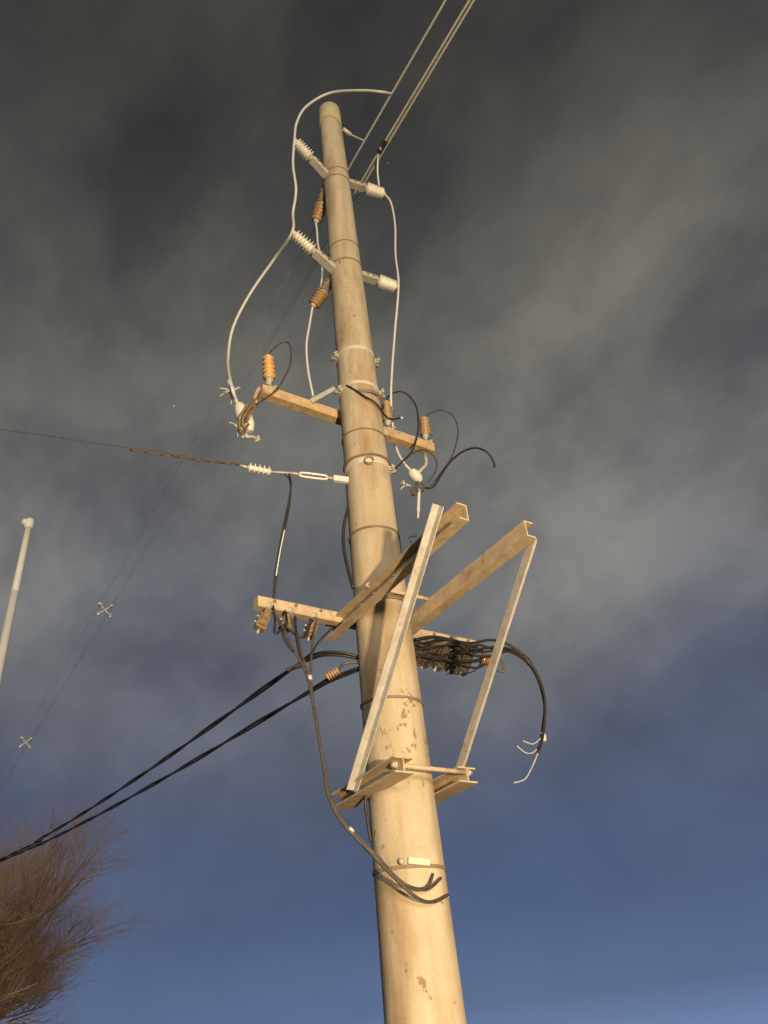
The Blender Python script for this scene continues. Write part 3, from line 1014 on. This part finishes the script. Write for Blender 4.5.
# left tangle and down-leads
DG = 'black down-lead cables from the lower crossarm to the pole'
down = [([(271, 610, .17), (280, 622, .14), (291, 645, .10), (302, 664, .06), (308, 680, .03), (313, 705, .0), (319, 740, -.03), (324, 770, -.06), (328, 795, -.09), (340, 820, -.13), (358, 840, -.16), (376, 857, -.19), (392, 874, -.21), (404, 884, -.22), (420, 889, -.215), (429, 885, -.205), (433, 874, -.19)], 0.007,
         'black down-lead ending in the innermost small loop on the pole face'),
        ([(288, 612, .17), (296, 630, .13), (302, 655, .08), (307, 672, .05), (312, 700, .01), (319, 735, -.02), (325, 768, -.05), (330, 794, -.08), (342, 819, -.12), (360, 839, -.15), (378, 857, -.18), (396, 877, -.22), (412, 888, -.23), (428, 889, -.22), (441, 878, -.19)], 0.007,
         'black down-lead ending in the middle loop on the pole face'),
        ([(316, 620, .16), (313, 640, .12), (311, 662, .08), (311.5, 690, .04), (317, 725, .0), (323, 760, -.04), (329, 793, -.08), (341, 818, -.12), (359, 840, -.15), (377, 860, -.19), (398, 881, -.23), (416, 897, -.24), (432, 902, -.225), (448, 895, -.17)], 0.0078,
         'black down-lead ending in the outermost widest loop on the pole face')]
for pts, r, lab in down:
    wire('down_lead', path_at(pts), r, 'dusty', lab, 'cable', DG)
tie = at(309.5, 678, Y=0.04)
o = MB().lathe(tie - V((0, 0, .014)), tie + V((0, 0, .014)), [(0, .015), (0.5, .016), (1, .015)], 12).build('cable_tie', M['alu'], None, tie)
tag(o, 'grey tie gathering the black down-leads under the lower crossarm', 'cable tie')
tie = at(351, 830, Y=-.14)
o = MB().lathe(tie - V((.012, 0, -.009)), tie + V((.012, 0, -.009)), [(0, .010), (0.5, .012), (1, .010)], 12).build('cable_tie', M['alu'], None, tie)
tag(o, 'grey tie on the black down-leads left of the bare lower pole', 'cable tie')
LG = 'short black cables tangled under the left lower crossarm'
for pts, r, lab in [
        ([(273, 606, .18), (275, 620, .14), (274.5, 632, .12), (279, 632, .12), (284, 625, .14), (290, 630, .14), (298, 636, .12), (306, 636, .12), (310, 624, .15), (315, 618, .17)], 0.008,
         'short black cable zigzagging between the brown wedge clamps'),
        ([(295, 617, .16), (296, 632, .12), (299, 650, .1), (302, 660, .09)], 0.009,
         'short black cable dropping from the second brown wedge clamp'),
        ([(285, 611, .17), (287, 622, .14), (283, 634, .12), (288, 645, .11), (294, 652, .1)], 0.007,
         'thin black cable curling beside the second brown wedge clamp'),
        ([(333, 627, .12), (324, 636, .10), (317, 644, .09), (312, 654, .08)], 0.006,
         'thin black cable slanting from the left bracket channel to down-leads')]:
    wire('tangled_cable', path_at(pts), r, 'black', lab, 'cable', LG)

# twisted service spans leaving to the lower left
far = V((-0.457, 10.32, 4.77))
dirn = (far - at(305, 665, Y=0.4)).normalized()
beyond = far + dirn * 26 + V((0, 0, 0.9))
SPG = 'twisted black service spans to the lower left'
a = path_at([(368, 660, .10), (356, 657, .12), (340, 654, .16), (322, 654, .24), (308, 659, .38), (294, 667, .55)])
mids = [a[-1].lerp(far, q) + V((0, 0, -0.35 * q * (1 - q))) for q in (0.25, 0.5, 0.75)]
m = MB().twist(a + mids + [far, beyond], 0.0088, 20, 2, n=40)
tag(m.build('service_span', M['black'], None, a[0]), 'upper twisted black service cable sweeping down to lower left corner', 'cable', SPG)
far2 = V((-0.43, 10.32, 4.75))
a = path_at([(370, 664, .10), (358, 669, .12), (345, 674, .2), (330, 680, .3), (312, 690, .5)])
mids = [a[-1].lerp(far2, q) + V((0, 0, -0.30 * q * (1 - q))) for q in (0.25, 0.5, 0.75)]
m = MB().twist(a + mids + [far2, beyond], 0.0088, 17, 2, n=40)
tag(m.build('service_span', M['black'], None, a[0]), 'lower twisted black service cable with pale ribbed grip near pole', 'cable', SPG)
ga, gb_ = at(327, 677, Y=.24), at(339, 670, Y=.17)
t = thing('cable_grip', 'pale ribbed wedge grip on the lower black service cable beside pole', 'clamp', ga)
MB().lathe(ga, gb_, sheds(5, 0.016, 0.028), 14).build('ribbed_grip', M['tanglaze'], t)
MB().tube([gb_, at(344, 664, Y=.13), at(357, 662, Y=.1), at(368, 663, Y=.1)], 0.009, 8).build('bail_wire', M['clamp'], t)
MB().tube([at(309, 660, Y=.36), at(297, 667, Y=.46), at(289, 670, Y=.52)], lambda q: 0.018 * (1 - 0.4 * q), 8)
o = MB().tube([at(305, 663, Y=.40), at(296, 667, Y=.50), at(287, 670, Y=.58)], lambda q: 0.020 - 0.008 * q, 8).build('splice_sleeve', M['wedge'], None, at(305, 663, Y=.40))
tag(o, 'brown splice sleeve lying along the upper black service cable', 'splice sleeve')

# ------------------------------------------------------------------ white lamp post far left
tp = at(29, 525, dist=9.0)
post = thing('lamp_post', 'slender white metal post with a small ball beside its capped top', 'lamp post', (tp.x, tp.y, 0))
zj = at(16, 592, dist=9.0).z
MB().lathe((tp.x, tp.y, 0), (tp.x, tp.y, zj), [(0, 0.066), (1, 0.049)], 20).build('lower_shaft', M['paint'], post)
MB().lathe((tp.x, tp.y, zj), (tp.x, tp.y, tp.z), [(0, 0.041), (0.02, 0.044), (1, 0.037)], 20).build('upper_shaft', M['paint'], post)
MB().lathe((tp.x, tp.y, tp.z - 0.06), (tp.x, tp.y, tp.z + 0.10), [(0, 0.045), (0.1, 0.055), (0.6, 0.058), (0.85, 0.05), (1, 0.02)], 18).build('cap', M['paint'], post)
bl = at(25.5, 522.5, dist=9.0)
MB().ball(bl, 0.052, 14).build('ball', M['porcelain'], post)
MB().tube([bl, V((tp.x, tp.y, tp.z + 0.03))], 0.012, 8).build('ball_arm', M['clamp'], post)

# ------------------------------------------------------------------ bare tree, lower left
rnd = random.Random(61)
az = math.radians(84.2)
tb = V((CAM.x + 22 * math.cos(az), CAM.y + 22 * math.sin(az), 0))
tree = thing('bare_tree', 'brown leafless tree with fine twigs in the lower left corner', 'tree', tb)
trunk = MB()
twigs = MB()


def grow(p, d, L, r, lev):
    q = p
    pts = [p]
    dd = d.copy()
    for i in range(4):
        dd = (dd + V((rnd.uniform(-1, 1), rnd.uniform(-1, 1), rnd.uniform(-0.5, 0.9))) * 0.13).normalized()
        q = q + dd * L / 4
        pts.append(q)
    (trunk if lev < 3 else twigs).tube(pts, lambda t: r * (1 - 0.42 * t), 10 if lev < 2 else (5 if lev < 4 else 3), caps=False, n=3 if lev < 3 else 1, smooth_path=lev < 3)
    if lev >= 7:
        return
    nb = (7, 6, 5, 5, 4, 4, 3)[lev]
    for k in range(nb):
        t = 0.35 + 0.65 * (k + rnd.random()) / nb
        i = min(3, int(t * 4))
        base = pts[i].lerp(pts[i + 1], t * 4 - i)
        u, w = frame_of(dd)
        a = rnd.uniform(0, 2 * math.pi)
        sp = rnd.uniform(0.45, 0.95)
        nd = (dd + (u * math.cos(a) + w * math.sin(a)) * sp + V((0, 0, 0.12))).normalized()
        grow(base, nd, L * rnd.uniform(0.55, 0.78), r * (0.58 if lev < 2 else 0.42), lev + 1)


grow(tb, V((0.03, 0, 1)), 3.5, 0.15, 0)
trunk.build('trunk', M['bark'], tree)
tw = twigs.build('crown', M['twig'], tree)

# ------------------------------------------------------------------ stars
for px, py, r, lab in ((174, 406, 0.55, 'faint white star left of the ochre insulator'), (388, 163, 0.45, 'faint white star beside the topmost right insulator'),
                       (58, 437, 0.6, 'faint white star at the far end of left aerial cable')):
    p = at(px, py, dist=900.0)
    o = MB().ball(p, r * 1.3, 10).build('star', spark, None, p)
    tag(o, lab, 'star', 'faint stars')

# ------------------------------------------------------------------ the floodlight that lights the pole from the roadside
aim = (V((0, 0, 4.2)) - LAMP_POS).normalized()
side = aim.cross(V((0, 0, 1))).normalized()
upv = side.cross(aim)
fl = thing('floodlight', 'black roadside floodlight on a short post aimed up the pole', 'floodlight', (LAMP_POS.x, LAMP_POS.y, 0))
bk = LAMP_POS - aim * 0.12
MB().lathe((bk.x, bk.y, 0), (bk.x, bk.y, bk.z - 0.14), [(0, 0.07), (0.03, 0.07), (0.05, 0.026), (1, 0.026)], 14).build('post', M['dark'], fl)
m = MB()
for s in (-1, 1):
    m.bar(bk + side * 0.155 * s - V((0, 0, 0.15)), bk + side * 0.155 * s + upv * 0.02, 0.008, 0.035, side)
m.bar(bk - side * 0.16 - V((0, 0, 0.145)), bk + side * 0.16 - V((0, 0, 0.145)), 0.035, 0.010, V((0, 1, 0)))
m.build('yoke', M['dark'], fl)
m = MB()
m.prism(bk - aim * 0.06, bk + aim * 0.04, [(-.14, -.10), (.14, -.10), (.14, .10), (-.14, .10)], side, upv)
for k in range(6):
    m.bar(bk - aim * 0.085 - side * (0.10 - 0.04 * k) - upv * 0.09, bk - aim * 0.085 - side * (0.10 - 0.04 * k) + upv * 0.09, 0.006, 0.05, side)
m.build('housing', M['dark'], fl)
MB().prism(bk + aim * 0.041, bk + aim * 0.048, [(-.125, -.085), (.125, -.085), (.125, .085), (-.125, .085)], side, upv).build('lens', glass, fl)
ld = bpy.data.lights.new('floodlight_beam', 'SPOT')
ld.energy = LAMP_W
ld.color = LAMP_COLOR
ld.spot_size = math.radians(120)
ld.spot_blend = 0.6
ld.shadow_soft_size = 0.12
lob = bpy.data.objects.new('floodlight_beam', ld)
COL.objects.link(lob)
lob.location = LAMP_POS
lob.rotation_euler = aim.to_track_quat('-Z', 'Y').to_euler()

for o in list(bpy.data.objects):
    if '_o' in o:
        del o['_o']
